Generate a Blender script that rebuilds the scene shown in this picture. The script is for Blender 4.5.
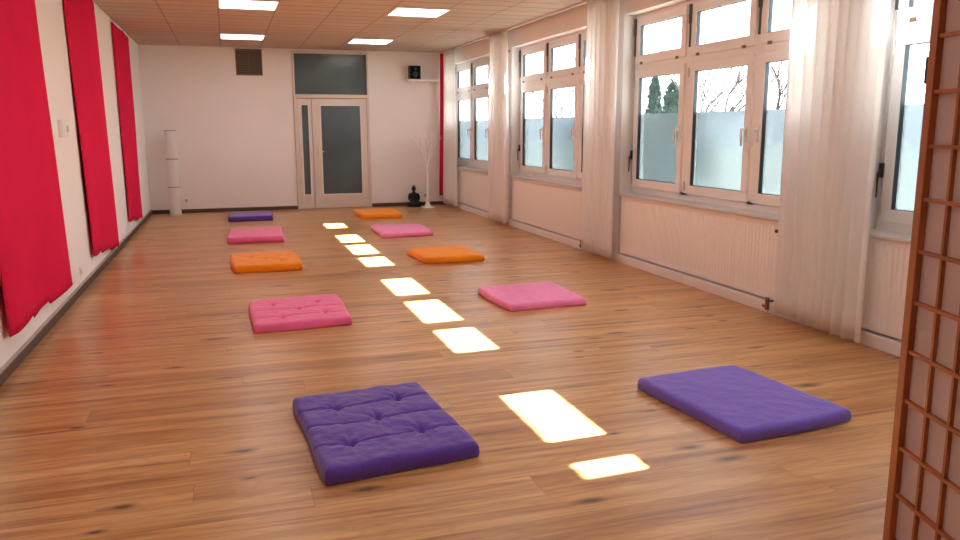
import bpy, bmesh, math, random
from mathutils import Vector, Matrix, noise
for o in list(bpy.data.objects): bpy.data.objects.remove(o)
S = bpy.context.scene
COL = S.collection
R = math.radians
random.seed(7)
W, L, H = 5.64, 15.46, 3.0

# ------------------------------------------------------------------ camera, sky, sun, exposure
cam_d = bpy.data.cameras.new('camera'); cam = bpy.data.objects.new('camera', cam_d); COL.objects.link(cam)
yaw, pitch, roll = 0.30817744, 0.17802027, -0.00333426
cam.location = (1.3907, 0, 1.5157)
fw = Vector((math.sin(yaw)*math.cos(pitch), math.cos(yaw)*math.cos(pitch), -math.sin(pitch)))
rt = Vector((math.cos(yaw), -math.sin(yaw), 0)); up = rt.cross(fw)
r2 = math.cos(roll)*rt + math.sin(roll)*up; u2 = -math.sin(roll)*rt + math.cos(roll)*up
m = Matrix((r2, u2, -fw)).transposed().to_4x4(); m.translation = cam.location
cam.matrix_world = m
cam_d.sensor_width = 36; cam_d.lens = 784.2576/960*36; cam_d.clip_end = 300
S.camera = cam

SUN_ELEV, SUN_DY = 41.0, 0.045
wd = bpy.data.worlds.new('sky'); S.world = wd; wd.use_nodes = True
nt = wd.node_tree; bg = nt.nodes['Background']
sky = nt.nodes.new('ShaderNodeTexSky'); sky.sky_type = 'NISHITA'; sky.sun_disc = False
sky.sun_elevation = R(SUN_ELEV); sky.sun_rotation = R(90 - 2.3); sky.air_density = 1.0; sky.dust_density = 4.0; sky.ozone_density = 1.0
haze = nt.nodes.new('ShaderNodeMixRGB'); haze.inputs[0].default_value = 0.55
nt.links.new(sky.outputs[0], haze.inputs[1]); haze.inputs[2].default_value = (7.5, 8.0, 8.6, 1)
nt.links.new(haze.outputs[0], bg.inputs[0]); bg.inputs[1].default_value = 0.78
sd = bpy.data.lights.new('sun', 'SUN'); sun = bpy.data.objects.new('sun', sd); COL.objects.link(sun)
sd.energy = 85; sd.angle = R(0.6); sd.color = (1, .98, .955)
trav = Vector((-1, -SUN_DY, -math.tan(R(SUN_ELEV)))).normalized()
sun.rotation_euler = trav.to_track_quat('-Z', 'Y').to_euler(); sun.location = (12, 8, 9)
Y0 = 8.08
WY = [Y0 + 3.62, Y0, Y0 - 3.62, Y0 + 7.24, Y0 - 7.24]        # left jamb of each window
for y0 in WY:                                              # sky portals in the window openings, the added one included
    pd = bpy.data.lights.new('sky_portal', 'AREA'); pd.shape = 'RECTANGLE'; pd.size = 1.95; pd.size_y = 3.25
    p = bpy.data.objects.new('sky_portal', pd); COL.objects.link(p); p.location = (5.95, y0 - 1.62, 1.77)
    p.rotation_euler = (0, R(90), 0); pd.cycles.is_portal = True
S.view_settings.view_transform = 'Standard'; S.view_settings.look = 'None'
S.view_settings.gamma = 1; S.view_settings.use_curve_mapping = False
S.view_settings.exposure = 0.42
LAMP = 7.0
c = S.cycles
c.use_denoising = True; c.max_bounces = 14; c.diffuse_bounces = 9; c.glossy_bounces = 4; c.transmission_bounces = 8
c.transparent_max_bounces = 24; c.sample_clamp_indirect = 20; c.caustics_reflective = False; c.caustics_refractive = False

# ------------------------------------------------------------------ materials
def mat(name, col, rough=.6, spec=.4, metal=0, bump=None, var=0, scale=8, sheen=0, emit=None):
    m = bpy.data.materials.new(name); m.use_nodes = True
    n = m.node_tree; b = n.nodes['Principled BSDF']
    b.inputs['Base Color'].default_value = (*col, 1); b.inputs['Roughness'].default_value = rough
    b.inputs['Specular IOR Level'].default_value = spec; b.inputs['Metallic'].default_value = metal
    if sheen:
        b.inputs['Sheen Weight'].default_value = sheen
    tc = n.nodes.new('ShaderNodeTexCoord')
    if var:
        t = n.nodes.new('ShaderNodeTexNoise'); t.inputs['Scale'].default_value = scale; t.inputs['Detail'].default_value = 4
        n.links.new(tc.outputs['Object'], t.inputs['Vector'])
        r = n.nodes.new('ShaderNodeValToRGB')
        r.color_ramp.elements[0].position = .3; r.color_ramp.elements[1].position = .7
        r.color_ramp.elements[0].color = (*[x*(1-var) for x in col], 1); r.color_ramp.elements[1].color = (*[min(1, x*(1+var)) for x in col], 1)
        n.links.new(t.outputs[0], r.inputs[0]); n.links.new(r.outputs[0], b.inputs['Base Color'])
    if bump:
        t = n.nodes.new('ShaderNodeTexNoise'); t.inputs['Scale'].default_value = bump[0]; t.inputs['Detail'].default_value = 5
        n.links.new(tc.outputs['Object'], t.inputs['Vector'])
        bp = n.nodes.new('ShaderNodeBump'); bp.inputs['Strength'].default_value = bump[1]; bp.inputs['Distance'].default_value = .01
        n.links.new(t.outputs[0], bp.inputs['Height']); n.links.new(bp.outputs[0], b.inputs['Normal'])
    if emit:
        b.inputs['Emission Color'].default_value = (*emit[0], 1); b.inputs['Emission Strength'].default_value = emit[1]
    return m

M = {}
M['wall'] = mat('wall_paint', (.83, .80, .78), .9, .2, bump=(60, .05), var=.012, scale=1.5)
M['white'] = mat('white_lacquer', (.82, .80, .79), .35, .5)
M['cream'] = mat('cream_door_paint', (.71, .63, .565), .4, .45)
M['upvc'] = mat('white_window_plastic', (.84, .82, .81), .3, .5)
M['purewhite'] = mat('bright_white_lacquer', (.93, .92, .91), .3, .5)
M['sill'] = mat('grey_sill', (.62, .62, .62), .35, .5)
M['radiator'] = mat('radiator_enamel', (.88, .85, .83), .35, .5)
M['dark'] = mat('dark_plastic', (.03, .03, .035), .5, .4)
M['gasket'] = mat('gasket', (.06, .08, .10), .6, .3)
M['brass'] = mat('aged_brass', (.25, .17, .10), .4, .5, .8)
M['chrome'] = mat('satin_metal', (.62, .61, .60), .3, .5, .9)
M['brown'] = mat('dark_brown_skirting', (.085, .050, .036), .5, .4, var=.15)
M['greytrim'] = mat('grey_cap', (.42, .38, .36), .5, .4)
M['red'] = mat('red_cloth', (.66, .016, .068), .95, .05, bump=(220, .12), var=.04, scale=3)
M['purple'] = mat('purple_cotton', (.105, .046, .36), .85, .15, bump=(55, .35), var=.06, scale=12, sheen=.35)
M['purple2'] = mat('violet_cotton', (.145, .085, .54), .85, .15, bump=(40, .25), var=.05, scale=8, sheen=.45)
M['pink'] = mat('pink_cotton', (.83, .145, .34), .85, .15, bump=(50, .35), var=.06, scale=10, sheen=.3)
M['pink2'] = mat('light_pink_cotton', (.86, .24, .52), .85, .15, bump=(50, .3), var=.05, scale=10, sheen=.3)
M['orange'] = mat('orange_cotton', (.93, .285, .006), .85, .15, bump=(50, .3), var=.05, scale=10, sheen=.2)
M['tag'] = mat('cream_tag', (.85, .68, .45), .8, .2)
M['thread'] = mat('dark_purple_thread', (.03, .01, .09), .9, .1)
M['threadpink'] = mat('dark_pink_thread', (.45, .03, .10), .9, .1)
M['black'] = mat('black_speaker', (.012, .012, .013), .5, .4)
M['cone'] = mat('speaker_cloth', (.010, .010, .010), .95, .1, bump=(300, .4))
M['buddha'] = mat('black_resin', (.012, .013, .015), .4, .4)
M['ring'] = mat('dark_wire', (.10, .09, .09), .5, .4)
M['vent'] = mat('brown_vent', (.16, .12, .095), .5, .4)
M['bark'] = mat('bark', (.055, .042, .038), .9, .1, var=.2)
M['conifer'] = mat('conifer_green', (.045, .085, .070), .8, .2, var=.4, scale=6)
M['ground'] = mat('gravel', (.16, .17, .14), .95, .1, var=.15, scale=3)
M['sun_blocker'] = mat('sun_blocker_metal', (.5, .5, .5), .6, .3)  # for the unseen slab added outside to block sun
M['facade'] = mat('facade_render', (.78, .76, .72), .9, .1)
M['shoji_wood'] = mat('red_brown_wood', (.38, .115, .038), .45, .4, var=.12, scale=10)
M['tracks'] = mat('ceiling_rail', (.55, .47, .42), .6, .3)

def simple(name):
    m = bpy.data.materials.new(name); m.use_nodes = True; n = m.node_tree
    n.nodes.remove(n.nodes['Principled BSDF']); return m, n, n.nodes['Material Output']
def glass(name, tint=(.97, .99, 1)):
    m, n, out = simple(name)
    t = n.nodes.new('ShaderNodeBsdfTransparent'); t.inputs[0].default_value = (*tint, 1)
    g = n.nodes.new('ShaderNodeBsdfGlossy'); g.inputs['Roughness'].default_value = .02
    lw = n.nodes.new('ShaderNodeLayerWeight'); lw.inputs[0].default_value = .5
    pw = n.nodes.new('ShaderNodeMath'); pw.operation = 'POWER'; pw.inputs[1].default_value = 5; n.links.new(lw.outputs['Facing'], pw.inputs[0])
    f = n.nodes.new('ShaderNodeMath'); f.operation = 'MULTIPLY_ADD'; f.inputs[1].default_value = .6; f.inputs[2].default_value = .03; n.links.new(pw.outputs[0], f.inputs[0])
    x = n.nodes.new('ShaderNodeMixShader')
    n.links.new(f.outputs[0], x.inputs[0]); n.links.new(t.outputs[0], x.inputs[1]); n.links.new(g.outputs[0], x.inputs[2])
    n.links.new(x.outputs[0], out.inputs[0]); return m
M['glass'] = glass('clear_glass')
def frost(name):
    m, n, out = simple(name)
    t = n.nodes.new('ShaderNodeBsdfTranslucent'); t.inputs[0].default_value = (.42, .465, .49, 1)
    r = n.nodes.new('ShaderNodeBsdfRefraction'); r.inputs[0].default_value = (.42, .455, .475, 1)
    r.inputs['Roughness'].default_value = .25; r.inputs['IOR'].default_value = 1.10
    x = n.nodes.new('ShaderNodeMixShader'); x.inputs[0].default_value = .78
    n.links.new(t.outputs[0], x.inputs[1]); n.links.new(r.outputs[0], x.inputs[2]); n.links.new(x.outputs[0], out.inputs[0]); return m
M['frost'] = frost('frosted_film')
def sheer(name, col, tr, trans):
    m, n, out = simple(name)
    d = n.nodes.new('ShaderNodeBsdfDiffuse'); d.inputs[0].default_value = (*col, 1)
    t = n.nodes.new('ShaderNodeBsdfTranslucent'); t.inputs[0].default_value = (*col, 1)
    p = n.nodes.new('ShaderNodeBsdfTransparent')
    x = n.nodes.new('ShaderNodeMixShader'); x.inputs[0].default_value = tr
    y = n.nodes.new('ShaderNodeMixShader'); y.inputs[0].default_value = trans
    n.links.new(d.outputs[0], x.inputs[1]); n.links.new(t.outputs[0], x.inputs[2])
    n.links.new(x.outputs[0], y.inputs[1]); n.links.new(p.outputs[0], y.inputs[2])
    n.links.new(y.outputs[0], out.inputs[0]); return m
M['sheer'] = sheer('white_sheer', (.97, .965, .96), .45, .05)
M['paper'] = sheer('paper_lampshade', (.90, .87, .85), .35, 0)
M['ricepaper'] = sheer('rice_paper', (.72, .58, .55), .35, 0)

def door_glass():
    m = mat('door_glass_unlit_room', (.078, .118, .132), .2, .5, var=.25, scale=1.3); return m  # opaque pane: darkness of the unlit room behind is put into its colour
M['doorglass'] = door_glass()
def lampmat():
    m, n, out = simple('lamp_diffuser'); e = n.nodes.new('ShaderNodeEmission')
    e.inputs[0].default_value = (1, .97, .93, 1); e.inputs[1].default_value = LAMP
    n.links.new(e.outputs[0], out.inputs[0]); return m
M['lamp'] = lampmat()

class NB:                      # small node helper
    def __init__(s, n): s.n = n
    def math(s, op, a, b=None, c2=None):
        k = s.n.nodes.new('ShaderNodeMath'); k.operation = op
        for i, v in enumerate((a, b, c2)):
            if v is None: continue
            if isinstance(v, (int, float)): k.inputs[i].default_value = v
            else: s.n.links.new(v, k.inputs[i])
        return k.outputs[0]
    def comb(s, x, y, z):
        k = s.n.nodes.new('ShaderNodeCombineXYZ')
        for i, v in enumerate((x, y, z)):
            if isinstance(v, (int, float)): k.inputs[i].default_value = v
            else: s.n.links.new(v, k.inputs[i])
        return k.outputs[0]
    def ramp(s, v, pts):
        k = s.n.nodes.new('ShaderNodeValToRGB'); e = k.color_ramp.elements
        while len(e) < len(pts): e.new(.5)
        for q, (p, col) in zip(e, pts): q.position = p; q.color = (*col, 1)
        s.n.links.new(v, k.inputs[0]); return k.outputs[0]
    def noise(s, vec, scale, detail=4, rough=.55, dist=0):
        k = s.n.nodes.new('ShaderNodeTexNoise'); k.inputs['Scale'].default_value = scale; k.inputs['Detail'].default_value = detail
        k.inputs['Roughness'].default_value = rough; k.inputs['Distortion'].default_value = dist
        s.n.links.new(vec, k.inputs['Vector']); return k.outputs[0]
    def mix(s, mode, f, a, b):
        k = s.n.nodes.new('ShaderNodeMixRGB'); k.blend_type = mode
        for i, v in enumerate((f, a, b)):
            if isinstance(v, (int, float)): k.inputs[i].default_value = v
            elif isinstance(v, tuple): k.inputs[i].default_value = (*v, 1)
            else: s.n.links.new(v, k.inputs[i])
        return k.outputs[0]

def floor_mat():
    m = bpy.data.materials.new('oak_plank_floor'); m.use_nodes = True; n = m.node_tree; B = NB(n)
    b = n.nodes['Principled BSDF']
    tc = n.nodes.new('ShaderNodeTexCoord'); sp = n.nodes.new('ShaderNodeSeparateXYZ'); n.links.new(tc.outputs['Object'], sp.inputs[0])
    x, y = sp.outputs[0], sp.outputs[1]
    PW, PL = .19, 2.4
    fy = B.math('DIVIDE', y, PW); row = B.math('FLOOR', fy); ry = B.math('FRACT', fy)
    wn = n.nodes.new('ShaderNodeTexWhiteNoise'); wn.noise_dimensions = '1D'; n.links.new(row, wn.inputs['W'])
    fx = B.math('DIVIDE', B.math('ADD', x, B.math('MULTIPLY', wn.outputs[0], 7.3)), PL); colm = B.math('FLOOR', fx); rx = B.math('FRACT', fx)
    w2 = n.nodes.new('ShaderNodeTexWhiteNoise'); w2.noise_dimensions = '2D'; n.links.new(B.comb(row, colm, 0), w2.inputs['Vector'])
    rnd = w2.outputs[0]
    gx = B.math('ADD', x, B.math('MULTIPLY', rnd, 37.0)); gy = B.math('ADD', y, B.math('MULTIPLY', rnd, 11.0))
    warp = B.noise(B.comb(B.math('MULTIPLY', gx, 1.3), B.math('MULTIPLY', gy, 5), 0), 1, 2, .5)
    ring = B.math('FRACT', B.math('MULTIPLY', B.math('ADD', B.math('MULTIPLY', gy, 1.6), B.math('MULTIPLY', warp, 1.15)), 9.0))
    ring = B.math('ABSOLUTE', B.math('SUBTRACT', B.math('MULTIPLY', ring, 2), 1))
    streak = B.noise(B.comb(B.math('MULTIPLY', gx, .9), B.math('MULTIPLY', gy, 15), 0), 1, 6, .62, .7)
    fine = B.noise(B.comb(B.math('MULTIPLY', gx, 6), B.math('MULTIPLY', gy, 150), 0), 1, 3, .6)
    broad = B.noise(B.comb(B.math('MULTIPLY', gx, .7), B.math('MULTIPLY', gy, 6), 0), 1, 3, .5, .8)
    base = B.ramp(streak, [(.28, (.23, .083, .024)), (.40, (.51, .250, .090)), (.54, (.68, .385, .160)), (.72, (.78, .49, .240))])
    base = B.mix('MULTIPLY', .48, base, B.ramp(broad, [(.32, (.66, .56, .48)), (.62, (1.0, 1.0, 1.0))]))
    base = B.mix('MULTIPLY', .9, base, B.ramp(rnd, [(0, (.80, .71, .63)), (.25, (.95, .91, .87)), (.75, (1.0, 1.0, 1.0)), (1, (1.05, 1.1, 1.16))]))
    base = B.mix('MULTIPLY', .24, base, B.ramp(ring, [(.05, (.62, .52, .44)), (.45, (1, 1, 1))]))
    base = B.mix('MULTIPLY', .40, base, B.ramp(fine, [(.35, (.66, .58, .5)), (.6, (1, 1, 1))]))
    # knots
    vo = n.nodes.new('ShaderNodeTexVoronoi'); vo.voronoi_dimensions = '2D'; vo.inputs['Scale'].default_value = 1
    kd = B.noise(B.comb(B.math('MULTIPLY', gx, 9), B.math('MULTIPLY', gy, 20), 0), 1, 2)
    n.links.new(B.comb(B.math('ADD', B.math('MULTIPLY', gx, 1.25), B.math('MULTIPLY', kd, .12)), B.math('MULTIPLY', gy, 3.6), 0), vo.inputs['Vector'])
    sel = n.nodes.new('ShaderNodeSeparateColor'); n.links.new(vo.outputs['Color'], sel.inputs[0])
    on = B.math('GREATER_THAN', sel.outputs[0], .55)
    kn = B.math('MULTIPLY', on, B.math('SUBTRACT', 1, B.math('MINIMUM', 1, B.math('MULTIPLY', vo.outputs['Distance'], B.math('ADD', 5.5, B.math('MULTIPLY', sel.outputs[1], 12))))))
    base = B.mix('MIX', B.math('MINIMUM', 1, B.math('MULTIPLY', kn, 1.25)), base, (.085, .03, .014))
    # joints between planks
    ey = B.math('MULTIPLY', B.math('MINIMUM', ry, B.math('SUBTRACT', 1, ry)), PW)
    ex = B.math('MULTIPLY', B.math('MINIMUM', rx, B.math('SUBTRACT', 1, rx)), PL)
    gap = B.math('LESS_THAN', B.math('MINIMUM', ey, ex), .0016)
    base = B.mix('MIX', B.math('MULTIPLY', gap, .45), base, (.10, .045, .02))
    n.links.new(base, b.inputs['Base Color'])
    rgh = B.math('ADD', .24, B.math('MULTIPLY', streak, .14)); n.links.new(rgh, b.inputs['Roughness'])
    b.inputs['Specular IOR Level'].default_value = .55
    bp = n.nodes.new('ShaderNodeBump'); bp.inputs['Strength'].default_value = .25; bp.inputs['Distance'].default_value = .003
    n.links.new(B.math('SUBTRACT', streak, B.math('MULTIPLY', gap, .8)), bp.inputs['Height']); n.links.new(bp.outputs[0], b.inputs['Normal'])
    return m
M['floor'] = floor_mat()

def ceiling_mat():
    m = bpy.data.materials.new('mineral_ceiling_tiles'); m.use_nodes = True; n = m.node_tree; B = NB(n)
    b = n.nodes['Principled BSDF']; b.inputs['Roughness'].default_value = .85; b.inputs['Specular IOR Level'].default_value = .2
    tc = n.nodes.new('ShaderNodeTexCoord'); sp = n.nodes.new('ShaderNodeSeparateXYZ'); n.links.new(tc.outputs['Object'], sp.inputs[0])
    def edge(v, off, pitch):
        f = B.math('FRACT', B.math('DIVIDE', B.math('SUBTRACT', v, off), pitch))
        return B.math('MULTIPLY', B.math('MINIMUM', f, B.math('SUBTRACT', 1, f)), pitch), B.math('FLOOR', B.math('DIVIDE', B.math('SUBTRACT', v, off), pitch))
    ex, ix = edge(sp.outputs[0], 1.385, .69); ey, iy = edge(sp.outputs[1], 13.35 - .35*40, .35)
    gx = B.math('LESS_THAN', ex, .011); gy = B.math('LESS_THAN', ey, .018)
    wn = n.nodes.new('ShaderNodeTexWhiteNoise'); wn.noise_dimensions = '2D'; n.links.new(B.comb(ix, iy, 0), wn.inputs['Vector'])
    col = B.ramp(wn.outputs[0], [(0, (.50, .40, .335)), (1, (.545, .44, .37))])  # warm bounce from the floor is put into the tile colour
    sp2 = B.noise(tc.outputs['Object'], 90, 3)
    col = B.mix('MULTIPLY', .3, col, B.ramp(sp2, [(.4, (.8, .8, .8)), (.55, (1, 1, 1))]))
    col = B.mix('MIX', B.math('MULTIPLY', gx, .75), col, (.30, .22, .18)); col = B.mix('MIX', B.math('MULTIPLY', gy, .8), col, (.30, .21, .16))
    n.links.new(col, b.inputs['Base Color']); return m
M['ceiling'] = ceiling_mat()

# ------------------------------------------------------------------ mesh helpers
class MB:
    def __init__(s): s.bm = bmesh.new()
    def box(s, x0, x1, y0, y1, z0, z1, bev=0):
        t = bmesh.new(); bmesh.ops.create_cube(t, size=1)
        for v in t.verts: v.co = Vector(((x0+x1)/2 + v.co.x*abs(x1-x0), (y0+y1)/2 + v.co.y*abs(y1-y0), (z0+z1)/2 + v.co.z*abs(z1-z0)))
        if bev: bmesh.ops.bevel(t, geom=t.edges[:], offset=bev, segments=2, affect='EDGES', profile=.5)
        s.add(t); return s
    def add(s, t, M4=None):
        if M4 is not None: bmesh.ops.transform(t, matrix=M4, verts=t.verts)
        me = bpy.data.meshes.new('tmp'); t.to_mesh(me); t.free(); s.bm.from_mesh(me); bpy.data.meshes.remove(me); return s
    def tube(s, pts, rad, n=10, cap=True):
        pts = [Vector(p) for p in pts]; rad = rad if isinstance(rad, (list, tuple)) else [rad]*len(pts)
        rings = []; ref = None
        for i, p in enumerate(pts):
            d = (pts[min(i+1, len(pts)-1)] - pts[max(i-1, 0)]).normalized()
            if ref is None: ref = d.orthogonal().normalized()
            a = (ref - d*ref.dot(d)); a = a.normalized() if a.length > 1e-6 else d.orthogonal().normalized(); ref = a; b = d.cross(a)
            rings.append([s.bm.verts.new(p + (a*math.cos(2*math.pi*k/n) + b*math.sin(2*math.pi*k/n))*rad[i]) for k in range(n)])
        for A, B in zip(rings, rings[1:]):
            for k in range(n): s.bm.faces.new((A[k], A[(k+1) % n], B[(k+1) % n], B[k]))
        if cap: s.bm.faces.new(rings[0][::-1]); s.bm.faces.new(rings[-1])
        return s
    def lathe(s, prof, cx=0, cy=0, n=32):
        rings = [[s.bm.verts.new((cx + r*math.cos(2*math.pi*k/n), cy + r*math.sin(2*math.pi*k/n), z)) for k in range(n)] for r, z in prof]
        for A, B in zip(rings, rings[1:]):
            for k in range(n): s.bm.faces.new((A[k], A[(k+1) % n], B[(k+1) % n], B[k]))
        if prof[0][0] > 0: s.bm.faces.new(rings[0][::-1]); s.bm.faces.new(rings[-1])
        return s
    def ball(s, c0, r, rot=None, n=16):
        t = bmesh.new(); bmesh.ops.create_uvsphere(t, u_segments=n, v_segments=max(8, n//2), radius=1)
        mm = Matrix.Translation(c0) @ (rot.to_4x4() if rot else Matrix()) @ Matrix.Diagonal((*r, 1)); return s.add(t, mm)
    def ring(s, x0, x1, y0, y1, z0, z1, w):      # rectangular frame in the y-z plane, thickness along x, border w
        a, b = min(y0, y1), max(y0, y1)
        s.box(x0, x1, a, b, z0, z0+w); s.box(x0, x1, a, b, z1-w, z1); s.box(x0, x1, a, a+w, z0+w, z1-w); s.box(x0, x1, b-w, b, z0+w, z1-w); return s
    def build(s, name, m, parent=None, smooth=False, bevel=0):
        bmesh.ops.recalc_face_normals(s.bm, faces=s.bm.faces[:])
        me = bpy.data.meshes.new(name); s.bm.to_mesh(me); s.bm.free()
        if smooth:
            for p in me.polygons: p.use_smooth = True
        o = bpy.data.objects.new(name, me); COL.objects.link(o); me.materials.append(m)
        if parent: o.parent = parent
        if bevel:
            mod = o.modifiers.new('bevel', 'BEVEL'); mod.width = bevel; mod.segments = 2; mod.limit_method = 'ANGLE'
        return o
# parts are modelled in the local space of their thing, so no inverse is needed
def empty(name, loc=(0, 0, 0), rz=0):
    o = bpy.data.objects.new(name, None); COL.objects.link(o); o.location = loc; o.rotation_euler = (0, 0, rz); o.empty_display_size = .1; return o
def tag(o, label, cat, group=None):
    o['label'] = label; o['category'] = cat
    if group: o['group'] = group
    return o
def struct(o): o['kind'] = 'structure'; return o
def copy_tree(o, parent=None):
    c2 = o.copy(); COL.objects.link(c2); c2.parent = parent
    for ch in list(o.children): copy_tree(ch, c2)
    return c2

# ------------------------------------------------------------------ the room shell
YB = -6.0
struct(MB().box(-.15, 5.95, YB-.15, L+.15, -.12, 0).build('floor', M['floor']))
struct(MB().box(-.15, 5.95, YB-.15, L+.15, H, H+.15).build('ceiling', M['ceiling']))
struct(MB().box(-.15, 0, YB-.15, L+.15, 0, H).build('wall_left', M['wall']))
DX0, DX1 = 2.63, 4.07
b = MB(); b.box(0, DX0, L, L+.15, 0, H); b.box(DX1, 5.95, L, L+.15, 0, H); b.box(DX0, DX1, L, L+.15, 2.965, H); b.box(DX0, DX1, L+.11, L+.15, 0, 2.965)
struct(b.build('wall_back', M['wall']))
struct(MB().box(0, 5.95, YB-.15, YB, 0, H).build('wall_rear', M['wall']))
b = MB()
XO = 5.93
edges = []
wins = sorted(WY, reverse=True)
prev = L
for y0 in wins:
    b.box(W, XO, y0, prev, 0, H); prev = y0 - 3.25
    b.box(W, XO, prev, y0, 2.745, H)              # lintel
    b.box(5.76, XO, prev, y0, 0, .78)             # recessed parapet behind the radiator
b.box(W, XO, YB, prev, 0, H)
struct(b.build('wall_right', M['wall']))
b = MB(); b.box(5.605, 5.80, YB, L, 0, .095); struct(b.build('baseboard_right', M['wall'], bevel=.006))
b = MB(); b.box(0, .014, YB, L, 0, .075); o = b.build('baseboard_left', M['brown']); struct(o)
MB().box(0, .02, YB, L, .075, .09).build('cap_strip', M['greytrim'], o)
b = MB(); b.box(.02, DX0, L-.014, L, 0, .07); struct(b.build('baseboard_back', M['brown']))
b = MB(); b.box(DX1, 5.605, L-.014, L, 0, .07); struct(b.build('baseboard_corner', M['brown']))
b = MB(); b.box(5.505, 5.545, -2.0, L-.05, 2.978, 3.0); struct(b.build('trim_1', M['white']))

# ------------------------------------------------------------------ windows
SASH = [(8.085, 7.08, 'r'), (6.99, 5.99, 'r'), (5.92, 4.93, 'l')]
def window(idx, y0):
    dy = y0 - 8.13
    w = empty('window_%d' % idx, (5.78, y0 - 1.625, .80)); struct(w)
    ox, oy, oz = w.location
    def bx(mb, x0, x1, ya, yb, z0, z1): mb.box(x0-ox, x1-ox, min(ya, yb)+dy-oy, max(ya, yb)+dy-oy, z0-oz, z1-oz)
    def rg(mb, x0, x1, ya, yb, z0, z1, t): mb.ring(x0-ox, x1-ox, ya+dy-oy, yb+dy-oy, z0-oz, z1-oz, t)
    f = MB()
    rg(f, 5.79, 5.86, 8.13, 4.88, .79, 2.745, .055); bx(f, 5.79, 5.86, 8.08, 4.93, .84, .88)
    for a, c2 in ((7.10, 6.97), (6.01, 5.90)): bx(f, 5.79, 5.86, a, c2, .84, 2.70)
    for a, c2 in ((8.08, 7.10), (6.97, 6.01), (5.90, 4.93)): bx(f, 5.792, 5.858, a, c2, 2.135, 2.235)
    f.build('window_frame', M['upvc'], w, bevel=.004)
    s = MB(); bx(s, 5.585, 5.80, 8.14, 4.87, .772, .80); s.build('window_sill', M['sill'], w, bevel=.006)
    s = MB(); bx(s, 5.92, 6.02, 8.13, 4.88, .74, .80); s.build('outer_sill', M['sill'], w)
    for k, (a, c2, side) in enumerate(SASH):
        for nm, z0, z1 in (('casement_sash', .865, 2.15), ('fanlight_sash', 2.215, 2.705)):
            g = MB(); rg(g, 5.768, 5.835, a, c2, z0, z1, .088); sash = g.build(nm, M['upvc'], w, bevel=.006)
            g = MB(); rg(g, 5.774, 5.81, a-.085, c2+.085, z0+.085, z1-.085, .007); g.build('gasket', M['gasket'], sash)
            g = MB(); bx(g, 5.804, 5.812, a-.087, c2+.087, z0+.087, z1-.087); g.build('pane', M['glass'], sash)
            if nm == 'casement_sash':
                g = MB(); bx(g, 5.814, 5.8155, a-.089, c2+.089, z0+.089, 1.67); g.build('frosted_film', M['frost'], sash)
                hy = (c2 + .044 if side == 'r' else a - .044)
                g = MB(); bx(g, 5.752, 5.77, hy-.016, hy+.016, 1.39, 1.53)
                g.tube([(5.755-ox, hy+dy-oy, 1.50-oz), (5.715-ox, hy+dy-oy, 1.50-oz)], .011)
                q = hy + (.0 if side == 'r' else 0)
                g.tube([(5.715-ox, q+dy-oy, 1.51-oz), (5.712-ox, q+dy-oy, 1.44-oz), (5.722-ox, q+dy-oy, 1.36-oz)], [.012, .011, .009])
                g.build('handle', M['white'], sash, smooth=False)
                g = MB()
                for hz in (.95, 2.06): 
                    e = a if side == 'r' else c2
                    g.tube([(5.762-ox, e+dy-oy, hz-.05-oz), (5.762-ox, e+dy-oy, hz+.04-oz)], .009)
                g.build('hinge', M['chrome'], sash)
            else:
                g = MB()
                for e in (a-.14, c2+.14): bx(g, 5.755, 5.77, e-.02, e+.02, 2.205, 2.232)
                g.build('hinge', M['brass'], sash)
                g = MB(); bx(g, 5.752, 5.772, a-.012, a+.022, 2.52, 2.70); bx(g, 5.757, 5.772, a-.004, a+.014, 2.30, 2.52); g.build('fan_stay', M['gasket'], sash)
    g = MB(); g.tube([(5.765-ox, 8.095+dy-oy, 2.55-oz), (5.765-ox, 8.095+dy-oy, 1.00-oz)], .006, 8); rod = g.build('opener_rod', M['chrome'], w)
    g = MB(); bx(g, 5.75, 5.77, 8.083, 8.108, 1.17, 1.27); g.tube([(5.755-ox, 8.096+dy-oy, 1.22-oz), (5.735-ox, 8.10+dy-oy, 1.19-oz), (5.735-ox, 8.10+dy-oy, 1.03-oz)], [.009, .008, .005]); g.build('opener_lever', M['dark'], rod)
    return w
window(1, WY[3]); window(2, WY[0]); window(3, WY[1]); window(4, WY[2]); window(5, WY[4])  # the fifth lies out of view, added to light the foreground

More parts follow.
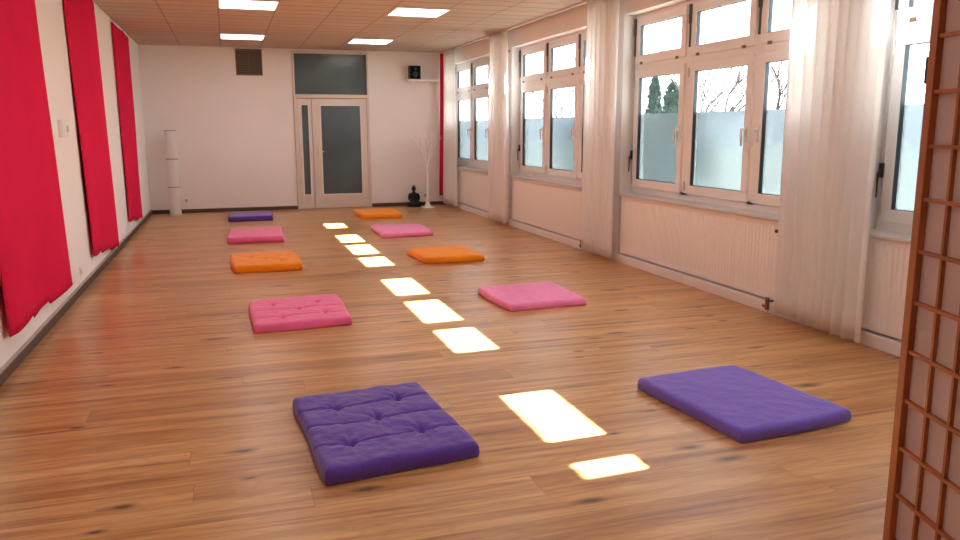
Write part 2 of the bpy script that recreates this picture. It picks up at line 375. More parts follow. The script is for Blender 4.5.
# ------------------------------------------------------------------ door in the back wall
d = empty('door_1', (3.35, L, 0)); struct(d)
def dbox(mb, x0, x1, z0, z1, y0, y1, bev=0): mb.box(x0-3.35, x1-3.35, y0, y1, z0, z1, bev)
g = MB(); dbox(g, 2.635, 2.67, 0, 2.965, -.03, .11); dbox(g, 4.03, 4.065, 0, 2.965, -.03, .11); dbox(g, 2.67, 2.70, 0, 2.13, -.02, .11); dbox(g, 4.01, 4.03, 0, 2.13, -.02, .11); dbox(g, 2.67, 4.03, 2.92, 2.965, -.03, .11); dbox(g, 2.67, 4.03, 2.10, 2.17, -.035, .11)
g.build('door_frame', M['cream'], d, bevel=.006)
g = MB(); dbox(g, 2.67, 4.03, 2.17, 2.92, .02, .035); g.build('transom_pane', M['doorglass'], d)
def leaf(x0, x1, gx0, gx1, gz0, gz1, nm):
    g = MB(); dbox(g, x0, gx0, .008, 2.09, -.01, .035); dbox(g, gx1, x1, .008, 2.09, -.01, .035); dbox(g, gx0, gx1, .008, gz0, -.01, .035); dbox(g, gx0, gx1, gz1, 2.09, -.01, .035)
    lf = g.build(nm, M['cream'], d, bevel=.004)
    g = MB(); dbox(g, gx0, gx1, gz0, gz1, .012, .022); g.build('pane', M['doorglass'], lf)
    g = MB(); bw = .018
    dbox(g, gx0-bw, gx0, gz0-bw, gz1+bw, -.016, -.008); dbox(g, gx1, gx1+bw, gz0-bw, gz1+bw, -.016, -.008); dbox(g, gx0, gx1, gz0-bw, gz0, -.016, -.008); dbox(g, gx0, gx1, gz1, gz1+bw, -.016, -.008); g.build('glazing_bead', M['white'], lf)
    return lf
leaf(2.703, 2.955, 2.775, 2.895, .28, 1.97, 'side_leaf')
ml = leaf(2.965, 4.008, 3.135, 3.885, .28, 1.96, 'door_leaf')
g = MB(); dbox(g, 3.03, 3.07, .98, 1.20, -.018, -.008, .004); g.tube([(-.30, -.015, 1.10), (-.30, -.06, 1.10)], .011); g.tube([(-.305, -.058, 1.10), (-.22, -.06, 1.10), (-.19, -.055, 1.095)], .010); g.build('handle', M['chrome'], ml)
g = MB()
for hz in (.25, 1.85): g.tube([(.663, -.016, hz-.05), (.663, -.016, hz+.05)], .01)
g.build('hinge', M['chrome'], ml)

# ------------------------------------------------------------------ ceiling lamps (3.5 m rhythm in the tile grid)
LG = 'square luminaires in the tiled ceiling'
def ceiling_lamp(x, y, label):
    t = empty('ceiling_lamp', (x, y, H)); tag(t, label, 'ceiling light', LG)
    h = .345
    g = MB(); g.box(-h, h, -h, -h+.02, -.012, 0); g.box(-h, h, h-.02, h, -.012, 0); g.box(-h, -h+.02, -h+.02, h-.02, -.012, 0); g.box(h-.02, h, -h+.02, h-.02, -.012, 0)
    g.build('frame', M['white'], t); MB().box(-h+.02, h-.02, -h+.02, h-.02, -.009, -.002).build('diffuser', M['lamp'], t); return t
ceiling_lamp(1.73, 13.70, 'lit square ceiling panel above the dark vent, nearer the door end')
ceiling_lamp(3.83, 13.82, 'lit square ceiling panel in front of the glass transom, far right one')
ceiling_lamp(1.73, 10.22, 'lit square ceiling panel at the top edge left, the larger left one')
ceiling_lamp(3.83, 10.27, 'lit square ceiling panel nearer the windows, the closer right one')
for xx, sd_ in ((1.73, 'red panel'), (3.83, 'window')):  # lamps out of view, added to brighten the foreground
    ceiling_lamp(xx, 6.70, 'added out-of-view lit ceiling panel on the %s side, above the pink cushions' % sd_)
    ceiling_lamp(xx, 3.20, 'added out-of-view lit ceiling panel on the %s side, above the big purple cushions' % sd_)

# ------------------------------------------------------------------ radiators
def radiator(y1, y0, label):
    t = empty('radiator', (5.67, (y0+y1)/2, .10)); tag(t, label, 'radiator', 'panel radiators under the windows')
    hl = (y1-y0)/2; z0, z1 = .014, .660
    g = MB(); bm = g.bm; prof = []
    pitch = .046; n = int((2*hl-.06)/pitch)
    ys = [-hl]; xs = [0.0]
    st = -hl + .03 + ((2*hl-.06) - n*pitch)/2
    for i in range(n):
        a = st + i*pitch
        ys += [a, a+.009, a+.023, a+.032]; xs += [0, .008, .008, 0]
    ys.append(hl); xs.append(0)
    def col(zs, xo): return [[bm.verts.new((-.045 + (xs[i] if k not in (0, len(zs)-1) else 0) + xo[k], ys[i], zs[k])) for i in range(len(ys))] for k in range(len(zs))]
    zs = [z0, z0+.03, z0+.045, z1-.045, z1-.03, z1]
    rows = []
    for k, z in enumerate(zs):
        rows.append([bm.verts.new((-.045 + (xs[i] if 2 <= k <= 3 else 0), ys[i], z)) for i in range(len(ys))])
    for A, B in zip(rows, rows[1:]):
        for i in range(len(ys)-1): bm.faces.new((A[i], A[i+1], B[i+1], B[i]))
    g.box(-.038, -.026, -hl, hl, z0, z1)
    g.build('front_panel', M['radiator'], t)
    MB().box(.020, .034, -hl+.01, hl-.01, z0, z1).build('back_panel', M['radiator'], t)
    for e in (-hl, hl-.008): MB().box(-.044, .034, e, e+.008, z0+.02, z1).build('side_cover', M['radiator'], t)
    g = MB()
    for i in range(int(2*hl/.025)): g.box(-.026, .02, -hl+.01+i*.025, -hl+.018+i*.025, z1-.006, z1)
    g.box(-.044, -.026, -hl, hl, z1-.004, z1+.004); g.box(.02, .034, -hl, hl, z1-.004, z1+.004); g.build('top_grille', M['radiator'], t)
    g = MB(); g.tube([(-.085, -hl+.05, -.07), (-.085, -hl+.05, .03)], .017); g.tube([(-.085, -hl+.05, .0), (-.02, -hl+.05, .0), (-.02, -hl+.05, .04)], .010); g.tube([(-.085, -hl+.05, -.045), (-.085, -hl+.10, -.045)], .013); g.build('valve', M['brass'], t)
    g = MB(); g.tube([(-.03, -hl+.012, .59), (-.075, -hl+.012, .59)], .014); g.build('vent_plug', M['dark'], t)
    return t
radiator(8.00, 5.28, 'ribbed white radiator under the window with bare branches, nearer purple cushions')
radiator(11.62, 8.90, 'white radiator under the second window from the far end')
radiator(14.90, 12.50, 'white radiator under the pinkish farthest window')
radiator(4.38, 1.66, 'white ribbed radiator half hidden by the wooden folding screen')

# ------------------------------------------------------------------ curtains
def sheer_curtain(y1, y0, label, folds, seed, xc=5.505, zb=.055, flare=.0, amp=.048):
    rnd = random.Random(seed)
    g = MB(); bm = g.bm; N, K = folds*10, 24
    ph = [rnd.uniform(-.5, .5) for _ in range(folds+1)]; am = [rnd.uniform(.6, 1.25) for _ in range(folds+1)]
    rows = []
    for k in range(K+1):
        v = k/K; z = 2.972 + (zb-2.972)*v; row = []
        for i in range(N+1):
            u = i/N; f = u*folds; j = min(int(f), folds-1); t = f-j
            a = (am[j]*(1-t)+am[j+1]*t); p = (ph[j]*(1-t)+ph[j+1]*t)
            sq = math.sin(2*math.pi*f + p*(1+.6*v))
            x = xc + amp*(.55+.45*v)*a*math.copysign(abs(sq)**.8, sq) + .012*math.sin(3*v+seed+u*5)
            y = y1 + (y0-y1)*u; y += (u-.5)*-2*flare*v
            zz = z + (.006*math.sin(f*5+seed) if k == K else 0)
            row.append(bm.verts.new((x, y, zz)))
        rows.append(row)
    for A, B in zip(rows, rows[1:]):
        for i in range(N): bm.faces.new((A[i], A[i+1], B[i+1], B[i]))
    cy = (y0+y1)/2
    for v in bm.verts: v.co -= Vector((xc, cy, 0))
    o = g.build('curtain', M['sheer'], smooth=True); o.location = (xc, cy, 0)
    md = o.modifiers.new('cloth', 'SOLIDIFY'); md.thickness = .0016
    tag(o, label, 'curtain', 'white sheer curtains at the window piers')
    # heading tape as a part
    g = MB(); g.tube([(0, y1-cy, 2.965), (0, y0-cy, 2.965)], .012, 8); g.build('heading_tape', M['white'], o)
    return o
sheer_curtain(15.22, 14.40, 'narrow white sheer curtain in the far right corner beside the red drape', 6, 1)
sheer_curtain(12.38, 11.52, 'white sheer curtain between the pinkish far window and the next one', 7, 2)
sheer_curtain(8.74, 7.98, 'white sheer curtain left of the large window with the branches', 7, 3)
sheer_curtain(5.13, 4.20, 'nearest white sheer curtain beside the wooden folding screen', 9, 4)
sheer_curtain(3.06, 1.15, 'white sheer curtain added out of sight behind the wooden folding screen to block sun', 14, 5)  # hidden curtain, added so the nearest sun patch stops short

# red cloth panels on the left wall
def red_panel(ty0, ty1, by0, by1, zt, zl, zr, label, seed, steps):
    rnd = random.Random(seed); g = MB(); bm = g.bm; N, K = 40, 40; rows = []
    for k in range(K+1):
        v = k/K; row = []
        for i in range(N+1):
            u = i/N
            zb = zl + (zr-zl)*u
            for su, dz in steps:
                if u > su: zb += dz
            z = zt + (zb-zt)*v
            y = (ty0 + (ty1-ty0)*u)*(1-v) + (by0 + (by1-by0)*u)*v + .012*math.sin(v*9+seed)*(u-.5)
            x = .035 + .012*math.sin(u*7+seed) * (.4+v) + .012*noise.noise((u*3, v*2, seed*3.1)) + .012*v
            if u < .06: x -= (1-u/.06)*.022
            row.append(bm.verts.new((x, y, z)))
        rows.append(row)
    for A, B in zip(rows, rows[1:]):
        for i in range(N): bm.faces.new((A[i], A[i+1], B[i+1], B[i]))
    cy = (by0+by1)/2
    for v in bm.verts: v.co.y -= cy
    o = g.build('wall_hanging', M['red'], smooth=True); o.location = (0, cy, 0)
    md = o.modifiers.new('cloth', 'SOLIDIFY'); md.thickness = .003
    tag(o, label, 'wall hanging', 'red cloth panels hanging on the left wall')
    g = MB(); g.tube([(.034, ty0-cy, zt-.008), (.034, ty1-cy, zt-.008)], .008, 8); g.build('hanging_rod', M['white'], o)
red_panel(5.18, 7.02, 5.38, 7.36, 2.965, .25, .27, 'largest red cloth panel at the left edge of the view', 1, [(.32, -.03), (.62, -.03)])
red_panel(8.44, 10.24, 8.70, 10.52, 2.965, .25, .20, 'middle red cloth panel hanging between the two others', 2, [(.3, -.035), (.62, -.035), (.85, -.03)])
red_panel(11.86, 13.70, 11.98, 13.64, 2.94, .24, .22, 'farthest red cloth panel nearest the back corner', 3, [(.35, -.04), (.7, -.04)])

# red drape in the far right corner
g = MB(); bm = g.bm; rows = []
for k in range(25):
    v = k/24; row = []
    for i in range(41):
        u = i/40; row.append(bm.verts.new((-.0 + (.022+.02*v)*math.sin(u*18) - .03*v*v, (u-.5)*.13, 2.97 + (.22-2.97)*v - .03*u*v)))
    rows.append(row)
for A, B in zip(rows, rows[1:]):
    for i in range(40): bm.faces.new((A[i], A[i+1], B[i+1], B[i]))
o = g.build('drape', M['red'], smooth=True); o.location = (5.50, 15.33, 0); md = o.modifiers.new('cloth', 'SOLIDIFY'); md.thickness = .003
tag(o, 'narrow red drape in the far right corner behind the white curtain', 'curtain')

# ------------------------------------------------------------------ floor cushions
def cushion(corners, T, material, label, seed, tufts=(), seams=(), wr=.004, wrs=7, tagc=None, thread='thread', res=60):
    bl, br, fr, fl = [Vector((*q, 0)) for q in corners]
    ctr = (bl+br+fr+fl)/4
    t = empty('floor_cushion', (ctr.x, ctr.y, 0)); tag(t, label, 'cushion', 'square floor cushions laid out in two rows')
    def P(u, v): return (fl*(1-u)*(1-v) + fr*u*(1-v) + br*u*v + bl*(1-u)*v) - ctr
    wdt, dep = (fr-fl).length, (bl-fl).length
    g = MB(); bm = g.bm; N = res
    sv = [0, .004, .012, .024, .042, .065] + [.065 + (1-.13)*i/(N) for i in range(1, N)] + [1-.065, 1-.042, 1-.024, 1-.012, 1-.004, 1]
    n = len(sv); rr = .036
    def prof(u, v):
        e = min(min(u, 1-u)*wdt, min(v, 1-v)*dep)
        q = min(1, e/rr); return max(0, 1-(1-q)**3)**(1/2.4)
    def inset(u, v):      # rounded corners and slightly bowed sides
        return 1
    def hgt(u, v):
        e = prof(u, v); bulge = 1 + .10*(1-(2*u-1)**4)*(1-(2*v-1)**4)
        z = T*(.34 + .62*e) + T*.35*(bulge-1)
        z += wr*e*(noise.noise((u*wrs+seed, v*wrs*1.3, seed*1.7)) + .5*noise.noise((u*wrs*2.7, v*wrs*3.1+seed, 4)))
        for s0, du in seams:
            dv = (v - s0 - .012*math.sin(u*9+seed))*dep
            z -= e*T*.20*math.exp(-(dv/.006)**2) + e*T*.03*math.exp(-(dv/.03)**2)
        for tu, tv in tufts:
            dx, dy = (u-tu)*wdt, (v-tv)*dep; q = dx*dx+dy*dy
            z -= e*T*(.26*math.exp(-q/.0007) + .08*math.exp(-q/.006))
            z -= e*T*.13*math.exp(-(dx/.009)**2)*math.exp(-(dy/.10)**2)
            an = math.atan2(dy, dx); z += e*T*.05*math.sin(an*7+seed)*math.exp(-q/.010)
        return z
    def xy(u, v):
        p = P(u, v); cu, cv = (2*u-1), (2*v-1)
        k = 1.036 - .03*(cu*cu*cv*cv)**2
        w1 = .006*math.sin(v*7+seed)*cu + 0; w2 = .006*math.sin(u*6+seed*2)*cv
        return p.x*k + w1, p.y*k + w2
    top = [[None]*n for _ in range(n)]; bot = [[None]*n for _ in range(n)]
    for i, u in enumerate(sv):
        for j, v in enumerate(sv):
            x, y = xy(u, v); top[i][j] = bm.verts.new((x, y, hgt(u, v)))
            if i in (0, n-1) or j in (0, n-1): bot[i][j] = top[i][j]
            else: bot[i][j] = bm.verts.new((x, y, max(.001, T*(.34-.34*min(1, prof(u, v)*1.25)))))
    for i in range(n-1):
        for j in range(n-1):
            bm.faces.new((top[i][j], top[i+1][j], top[i+1][j+1], top[i][j+1]))
            f = (bot[i][j], bot[i][j+1], bot[i+1][j+1], bot[i+1][j])
            if len(set(f)) == 4: bm.faces.new(f)
    g.build('cover', material, t, smooth=True)
    for tu, tv in tufts:
        x, y = xy(tu, tv); z = hgt(tu, tv)
        q = MB(); q.ball(Vector((x, y, z+.001)), (.008, .008, .005), n=10); q.build('tuft', M[thread], t, smooth=True)
    if tagc:
        x, y = xy(*tagc); q = MB(); q.box(x-.006, x+.030, y-.022, y+.002, T*.42, T*.52); q.build('corner_tag', M['tag'], t)
    return t
cushion([(1.66, 4.21), (2.36, 4.28), (2.43, 3.31), (1.72, 3.22)], .080, M['purple'], 'dark purple tufted cushion lying front left, nearest to the viewer', 1,
        tufts=[(.27, .74), (.50, .52), (.24, .26), (.72, .29), (.74, .76)], seams=[(.75, 0), (.51, 0), (.27, 0)], wr=.008, wrs=6.5, res=90)
cushion([(3.63, 3.96), (4.32, 4.0), (4.42, 3.13), (3.70, 3.05)], .072, M['purple2'], 'smooth violet cushion lying front right near the wooden screen', 2, wr=.003, wrs=9, res=80)
cushion([(1.50, 6.89), (2.25, 6.95), (2.25, 6.02), (1.51, 5.98)], .072, M['pink'], 'deep pink wrinkled cushion in the left row behind the dark purple one', 3,
        tufts=[(.25, .76), (.5, .5), (.3, .24), (.75, .3), (.72, .74)], seams=[(.26, 0), (.52, 0)], wr=.005, thread='threadpink')
cushion([(3.55, 6.86), (4.30, 6.91), (4.30, 6.08), (3.58, 6.05)], .066, M['pink2'], 'light pink cushion in the right row beside the large radiator', 4, wr=.004, wrs=9)
cushion([(1.35, 9.54), (2.08, 9.61), (2.11, 8.66), (1.39, 8.65)], .085, M['orange'], 'plump orange cushion in the left row behind the deep pink one', 5, tufts=[(.3, .7), (.7, .3), (.5, .5)], wr=.006, tagc=(1, .0), thread='tag', res=40)
cushion([(3.43, 9.33), (4.13, 9.43), (4.18, 8.58), (3.48, 8.60)], .075, M['orange'], 'orange cushion in the right row behind the light pink one', 6, wr=.005, tagc=(1, .0), res=40)
cushion([(1.37, 12.09), (2.11, 12.09), (2.06, 10.98), (1.33, 11.02)], .085, M['pink'], 'deep pink cushion in the left row before the farthest purple one', 7, wr=.005, tagc=(1, .0), res=40)
cushion([(3.44, 11.95), (4.19, 11.85), (4.15, 10.92), (3.42, 10.84)], .072, M['pink2'], 'light pink cushion in the right row before the farthest orange one', 8, wr=.004, res=40)
cushion([(1.36, 14.42), (2.08, 14.47), (2.06, 13.65), (1.35, 13.67)], .090, M['purple'], 'small looking purple cushion farthest back in the left row', 9, wr=.003, res=40)
cushion([(3.53, 14.36), (4.28, 14.38), (4.24, 13.38), (3.52, 13.31)], .080, M['orange'], 'farthest orange cushion on the floor before the glazed door', 10, wr=.005, res=40)

# ------------------------------------------------------------------ folding screen at the right
def screen():
    E = Vector((3.180, 1.674, 0)); HT = 1.90
    t = empty('folding_screen', E); tag(t, 'red-brown wooden folding screen with rice paper lattice at the right edge', 'folding screen')
    def leaf_(az, sgn, nm):
        a = R(az); dv = Vector((-math.sin(a), -math.cos(a), 0)); nv = Vector((-dv.y, dv.x, 0))*sgn   # nv: towards the room
        B4 = Matrix((dv, nv, Vector((0, 0, 1)))).transposed().to_4x4()
        def fb(mb, u0, u1, n0, n1, z0, z1):
            q = bmesh.new(); bmesh.ops.create_cube(q, size=1)
            mb.add(q, B4 @ Matrix.Translation(((u0+u1)/2, (n0+n1)/2, (z0+z1)/2)) @ Matrix.Diagonal((abs(u1-u0), abs(n1-n0), abs(z1-z0), 1)))
        WL = .47
        g = MB()
        fb(g, 0, .034, -.012, .012, 0, HT); fb(g, WL-.034, WL, -.012, .012, 0, HT); fb(g, .034, WL-.034, -.012, .012, HT-.04, HT); fb(g, .034, WL-.034, -.012, .012, .05, .09)
        lf = g.build(nm, M['shoji_wood'], t, bevel=.002)
        g = MB(); fb(g, .030, WL-.030, -.0075, -.0060, .09, HT-.04); g.build('paper', M['ricepaper'], lf)
        g = MB()
        for k in range(1, 13):
            z = .054+.1412*k
            if .1 < z < HT-.05: fb(g, .034, WL-.034, -.006, .007, z-.005, z+.005)
        g.build('lattice_bar', M['shoji_wood'], lf)
        g = MB()
        for k in (1, 2, 3):
            u = .034 + (WL-.068)*k/4; fb(g, u-.005, u+.005, -.006, .005, .09, HT-.04)
        g.build('lattice_stile', M['shoji_wood'], lf)
    leaf_(16.9, -1, 'screen_leaf')
    leaf_(-62, 1, 'screen_leaf')
    for hz in (.16, 1.665):
        q = MB(); q.box(-.008, .006, .0, .010, hz-.035, hz+.035); q.tube([(-.002, .012, hz-.035), (-.002, .012, hz+.035)], .005, 8); q.build('hinge', M['dark'], t)
    return t
screen()

# ------------------------------------------------------------------ things along the back wall
t = empty('vent_grille', (1.865, L, 2.735)); tag(t, 'dark brown square ventilation grille high on the back wall', 'vent')
g = MB(); a = .235; g.box(-a, a, -.016, 0, -a, -a+.022); g.box(-a, a, -.016, 0, a-.022, a); g.box(-a, -a+.022, -.016, 0, -a+.022, a-.022); g.box(a-.022, a, -.016, 0, -a+.022, a-.022); g.box(-.006, .006, -.014, -.001, -a+.022, a-.022); g.build('frame', M['vent'], t)
MB().box(-a+.02, a-.02, -.004, -.0005, -a+.02, a-.02).build('backing', M['dark'], t)
for k in range(14):
    z = -a+.035+k*.031; q = MB()
    tb = bmesh.new(); bmesh.ops.create_cube(tb, size=1); q.add(tb, Matrix.Translation((0, -.009, z)) @ Matrix.Rotation(R(35), 4, 'X') @ Matrix.Diagonal((2*a-.05, .004, .022, 1))); q.build('slat', M['vent'], t)

t = empty('wall_shelf', (5.10, L, 2.45)); tag(t, 'small white floating shelf high on the back wall under the black speaker', 'shelf')
MB().box(-.30, .30, -.24, 0, -.02, .018).build('board', M['white'], t, bevel=.003)
for sx in (-.2, .2): MB().box(sx-.012, sx+.012, -.12, 0, -.045, -.02).build('bracket', M['white'], t)
t = empty('speaker', (4.945, L-.13, 2.468)); tag(t, 'small black loudspeaker standing on the white wall shelf', 'speaker')
MB().box(-.105, .105, -.09, .09, .0, .255, .008).build('cabinet', M['black'], t)
MB().box(-.092, .092, -.098, -.089, .012, .243).build('grille_cloth', M['cone'], t)
for zz, r_ in ((.09, .06), (.19, .03)):
    q = MB(); q.tube([(0, -.096, zz), (0, -.101, zz)], [r_, r_*.85], 24); q.build('driver', M['dark'], t)

t = empty('floor_lamp', (.44, 15.19, 0)); tag(t, 'tall white paper tube lamp standing in the far left corner', 'floor lamp')
MB().lathe([(.115, 0), (.115, .012), (.10, .018)], n=32).build('base', M['white'], t)
for k, (z0, z1) in enumerate(((.02, .50), (.505, 1.00), (1.005, 1.50))):
    q = MB(); N = 24; pr = [(.100 + .0015*math.cos(i*math.pi), z0+(z1-z0)*i/N) for i in range(N+1)]; q.lathe(pr, n=32); q.build('paper_shade', M['paper'], t, smooth=True)
for z in (.503, 1.003, 1.502):
    q = MB(); q.lathe([(.0995, z-.005), (.104, z-.005), (.104, z+.005), (.0995, z+.005)], n=32); q.build('wire_ring', M['ring'], t)

t = empty('light_tree', (5.075, 14.93, 0)); tag(t, 'thin white decorative twig tree standing in the far right corner', 'lamp')
q = MB(); q.box(-.12, .12, -.11, .11, 0, .018, .006); q.lathe([(.075, .018), (.05, .06), (.03, .12)], n=20); q.build('base', M['purewhite'], t)
MB().tube([(0, 0, .05), (.004, 0, .4), (-.01, 0, .72), (0, .0, .86)], [.034, .028, .024, .02]).build('trunk', M['purewhite'], t, smooth=True)
rnd = random.Random(3)
def twig(mb, p, dr, ln, r_, dep):
    p1 = p + dr*ln*.5 + Vector((rnd.uniform(-.02, .02), rnd.uniform(-.02, .02), 0)); p2 = p + dr*ln
    mb.tube([p, p1, p2], [r_, r_*.85, r_*.7], 6)
    if dep:
        for s in (-1, 1):
            d2 = (dr + Vector((s*rnd.uniform(.25, .55), rnd.uniform(-.4, .4), rnd.uniform(-.05, .3)))).normalized(); twig(mb, p2, d2, ln*rnd.uniform(.6, .85), r_*.68, dep-1)
for dr in (Vector((-.35, .1, 1)), Vector((.12, -.2, 1)), Vector((.42, .15, 1)), Vector((-.1, -.3, 1))):
    q = MB(); twig(q, Vector((0, 0, .84)), dr.normalized(), 1*.27, .012, 3); q.build('branch', M['purewhite'], t)

t = empty('buddha_statue', (4.87, 15.24, 0)); t.scale = (1.08, 1.08, 1.06); tag(t, 'black seated Buddha statue on the floor beside the white twig tree', 'statue')
q = MB()
q.ball(Vector((0, 0, .055)), (.125, .085, .05)); q.ball(Vector((-.085, -.045, .06)), (.065, .045, .04)); q.ball(Vector((.085, -.045, .06)), (.065, .045, .04))
q.tube([(-.10, -.03, .06), (-.02, -.085, .055), (.07, -.075, .055)], [.038, .03, .02]); q.tube([(.10, -.03, .06), (.02, -.09, .06), (-.07, -.075, .06)], [.038, .03, .02])
q.tube([(0, .01, .06), (0, .01, .13), (0, .012, .20), (0, .012, .245), (0, .008, .275)], [.070, .064, .068, .060, .026], 20)
for s in (-1, 1): q.tube([(s*.062, .01, .245), (s*.088, 0, .19), (s*.090, -.015, .14), (s*.05, -.07, .10), (s*.01, -.085, .098)], [.026, .025, .022, .018, .015], 12)
q.ball(Vector((0, -.08, .098)), (.03, .02, .012))
q.tube([(0, .008, .25), (0, .005, .31)], [.026, .022], 14)
q.ball(Vector((0, 0, .335)), (.036, .040, .047)); q.ball(Vector((0, -.040, .33)), (.006, .007, .010), n=10)
for s in (-1, 1): q.ball(Vector((s*.037, .003, .328)), (.006, .010, .020), n=10)
q.ball(Vector((0, .006, .385)), (.019, .019, .019)); q.ball(Vector((0, .004, .352)), (.039, .042, .036))
o = q.build('figure', M['buddha'], t, smooth=True); md = o.modifiers.new('fuse', 'REMESH'); md.mode = 'VOXEL'; md.voxel_size = .005; md.use_smooth_shade = True
MB().lathe([(.13, 0), (.135, .01), (.125, .022)], n=28).build('plinth', M['buddha'], t)

def plate(name, loc, axis, w, h, label, cat, gr=None, socket=False):
    t = empty(name, loc); tag(t, label, cat, gr)
    def bx(u0, u1, z0, z1, d0, d1, bev=0):
        q = MB()
        if axis == 'y': q.box(u0, u1, -d1, -d0, z0, z1, bev)
        else: q.box(d0, d1, u0, u1, z0, z1, bev)
        return q
    bx(-w/2, w/2, -h/2, h/2, 0, .010, .002).build('plate', M['white'], t)
    if socket:
        bx(-w*.3, w*.3, -h*.3, h*.3, .010, .0105).build('socket_face', M['greytrim'], t)
    else:
        bx(-w*.34, w*.34, -h*.34, h*.34, .010, .016, .002).build('rocker', M['white'], t)
    return t
plate('light_switch', (2.52, L, 1.84), 'y', .085, .12, 'white light switch on the back wall left of the door', 'switch')
plate('wall_socket', (.62, L, .23), 'y', .085, .085, 'white wall socket low beside the paper tube lamp', 'socket', socket=True)
plate('wall_socket', (5.16, L, .20), 'y', .10, .085, 'white wall socket behind the thin white twig tree', 'socket', socket=True)
plate('wall_socket', (0, 8.12, .20), 'x', .085, .085, 'white wall socket low on the left wall between red panels', 'socket', socket=True)
t = empty('thermostat', (0, 7.86, 1.53)); tag(t, 'white thermostat box on the left wall between two red panels', 'thermostat')
MB().box(0, .035, -.15, .15, -.075, .075, .006).build('case', M['white'], t); q = MB(); q.tube([(.035, .08, .0), (.045, .08, .0)], .03, 20); q.build('dial', M['sill'], t)
for yy, lb in ((11.98, 'small dark hook left of its twin on the wall above the window reveal'), (11.80, 'small dark hook right of its twin on the wall above the window reveal')):
    q = MB(); q.tube([(0, 0, 0), (-.012, 0, 0)], [.016, .012], 12); q.tube([(-.012, 0, 0), (-.03, 0, -.005), (-.034, 0, .012)], .005, 8)
    o = q.build('wall_hook', M['dark']); o.location = (W, yy, 2.70); tag(o, lb, 'hook', 'dark hooks beside the lintel')

# ------------------------------------------------------------------ outside
struct(MB().box(5.95, 60, -30, 70, -.6, -.3).build('ground', M['ground']))
# added slab out of view: keeps sun off lower panes and far-end fanlights
q = MB(); q.box(7.92, 9.6, -6, 13.30, 3.98, 4.10); q.box(6.6, 9.6, 13.30, 17.5, 3.98, 4.10)
for yy in (-4.1, .85, 4.70, 8.32, 11.94, 15.6): q.box(5.95, 9.6, yy-.05, yy+.05, 4.10, 4.24)
struct(q.build('sun_blocker', M['sun_blocker']))
struct(MB().box(5.93, 6.0, YB-.15, L+.15, 3.0, 4.6).build('facade', M['facade']))

def bare_tree(loc, h, label, seed, spread=.55):
    rn = random.Random(seed); g = MB()
    def grow(p, dr, ln, r_, dep):
        k = 3; pts = [p]; q = p; d2 = dr
        for i in range(k):
            d2 = (d2 + Vector((rn.uniform(-.18, .18), rn.uniform(-.18, .18), rn.uniform(-.02, .14)))).normalized(); q = q + d2*ln/k; pts.append(q)
        g.tube(pts, [r_*(1-.35*i/k) for i in range(k+1)], 6 if dep > 2 else 4, cap=False)
        if dep:
            for j in range(3 if dep > 1 else 2):
                a = rn.uniform(0, 6.28); o2 = Vector((math.cos(a), math.sin(a), rn.uniform(-.1, .5)))
                st = pts[rn.choice((2, 3, 3))]
                grow(st, (d2*.75 + o2*spread*1.3).normalized(), ln*rn.uniform(.6, .82), max(.004, r_*.58), dep-1)
    grow(Vector((0, 0, 0)), Vector((0, 0, 1)), h*.30, .075, 6)
    o = g.build('bare_tree', M['bark']); o.location = loc; tag(o, label, 'tree', 'leafless trees outside'); return o
bare_tree((11.0, 14.15, -.3), 4.9, 'bare leafless tree seen through the middle sash of the large window', 11)
bare_tree((16.0, 18.6, -.3), 6.0, 'bare leafless tree seen through the sash beside the nearest curtain', 5)
bare_tree((14.5, 29.5, -.3), 6.0, 'faint bare tree seen through the second window from the far end', 21)
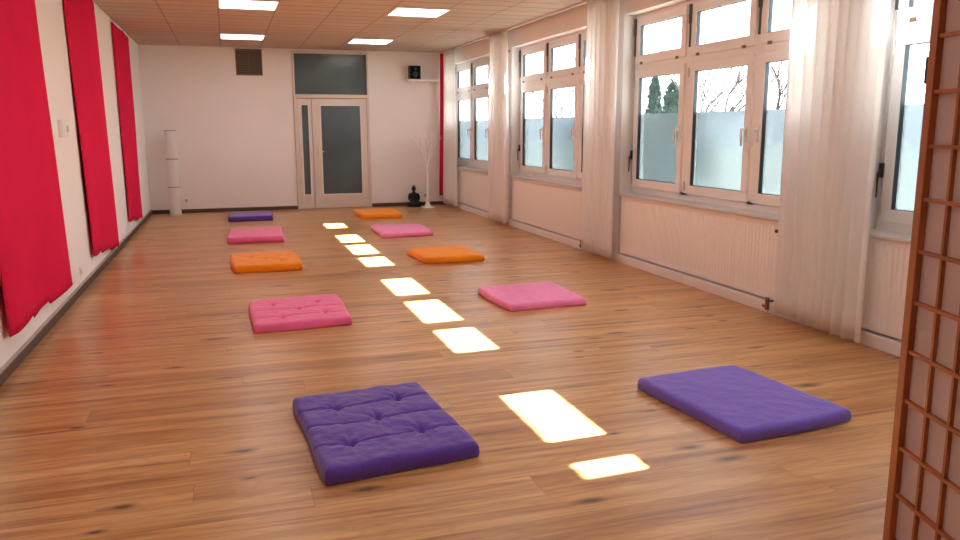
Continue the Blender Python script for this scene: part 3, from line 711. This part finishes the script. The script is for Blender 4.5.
def conifer(loc, h, r_, label, seed):
    rn = random.Random(seed); g = MB(); bm = g.bm
    for i in range(2600):
        v = rn.random()**.8; z = .15 + v*(h-.15); rad = r_*(1-v)**.65*rn.uniform(.55, 1.05)*(1+.2*math.sin(z*9+seed)); a = rn.uniform(0, 6.283)
        p = Vector((rad*math.cos(a), rad*math.sin(a), z)); s = rn.uniform(.05, .11)
        d1 = Vector((math.cos(a)+rn.uniform(-.5, .5), math.sin(a)+rn.uniform(-.5, .5), rn.uniform(.3, 1.2))).normalized(); d2 = d1.orthogonal().normalized(); d2.rotate(Matrix.Rotation(rn.uniform(0, 6.28), 3, d1))
        vs = [bm.verts.new(p - d2*s*.3), bm.verts.new(p + d1*s*1.2), bm.verts.new(p + d2*s*.3), bm.verts.new(p - d1*s*.3)]
        bm.faces.new((vs[0], vs[1], vs[2], vs[3]))
    g.lathe([(r_*.62, .1), (r_*.66, h*.25), (r_*.45, h*.6), (r_*.1, h*.93)], n=10)
    g2 = MB(); 
    t = empty('conifer', loc); tag(t, label, 'tree', 'dark conifers outside the large window')
    g.build('foliage', M['conifer'], t); g2.tube([(0, 0, 0), (0, 0, h*.5)], [.09, .04]); g2.build('trunk', M['bark'], t)
conifer((12.9, 19.95, -.3), 3.2, .50, 'slim pointed dark conifer outside, left of the bushier one', 1)
conifer((12.6, 18.50, -.3), 2.98, .72, 'bushy dark conifer outside, middle of the evergreens', 2)
conifer((15.2, 22.2, -.3), 2.75, 1.1, 'broad dark conifer outside, behind the bushy one', 3)

rn = random.Random(8); g = MB(); bm = g.bm
for i in range(2600):
    f = rn.choice((0, 0, 1)); p = Vector((rn.uniform(-.45, -.33) if f == 0 else rn.uniform(-.4, .4), rn.uniform(-2.3, 2.3), rn.uniform(.05, 2.0) if f == 0 else rn.uniform(1.93, 2.05)))
    d1 = Vector((rn.uniform(-1, .2), rn.uniform(-.7, .7), rn.uniform(0, 1))).normalized(); d2 = d1.orthogonal().normalized(); d2.rotate(Matrix.Rotation(rn.uniform(0, 6.28), 3, d1)); q = rn.uniform(.05, .1)
    bm.faces.new([bm.verts.new(p + v) for v in (-d2*q*.4, d1*q*1.3, d2*q*.4, -d1*q*.3)])
g.box(-.34, .36, -2.25, 2.25, .0, 1.94)
o = g.build('hedge', M['conifer']); o.location = (11.2, 19.4, -.3); tag(o, 'dark clipped hedge showing blurred through the frosted left pane of the large window', 'hedge')
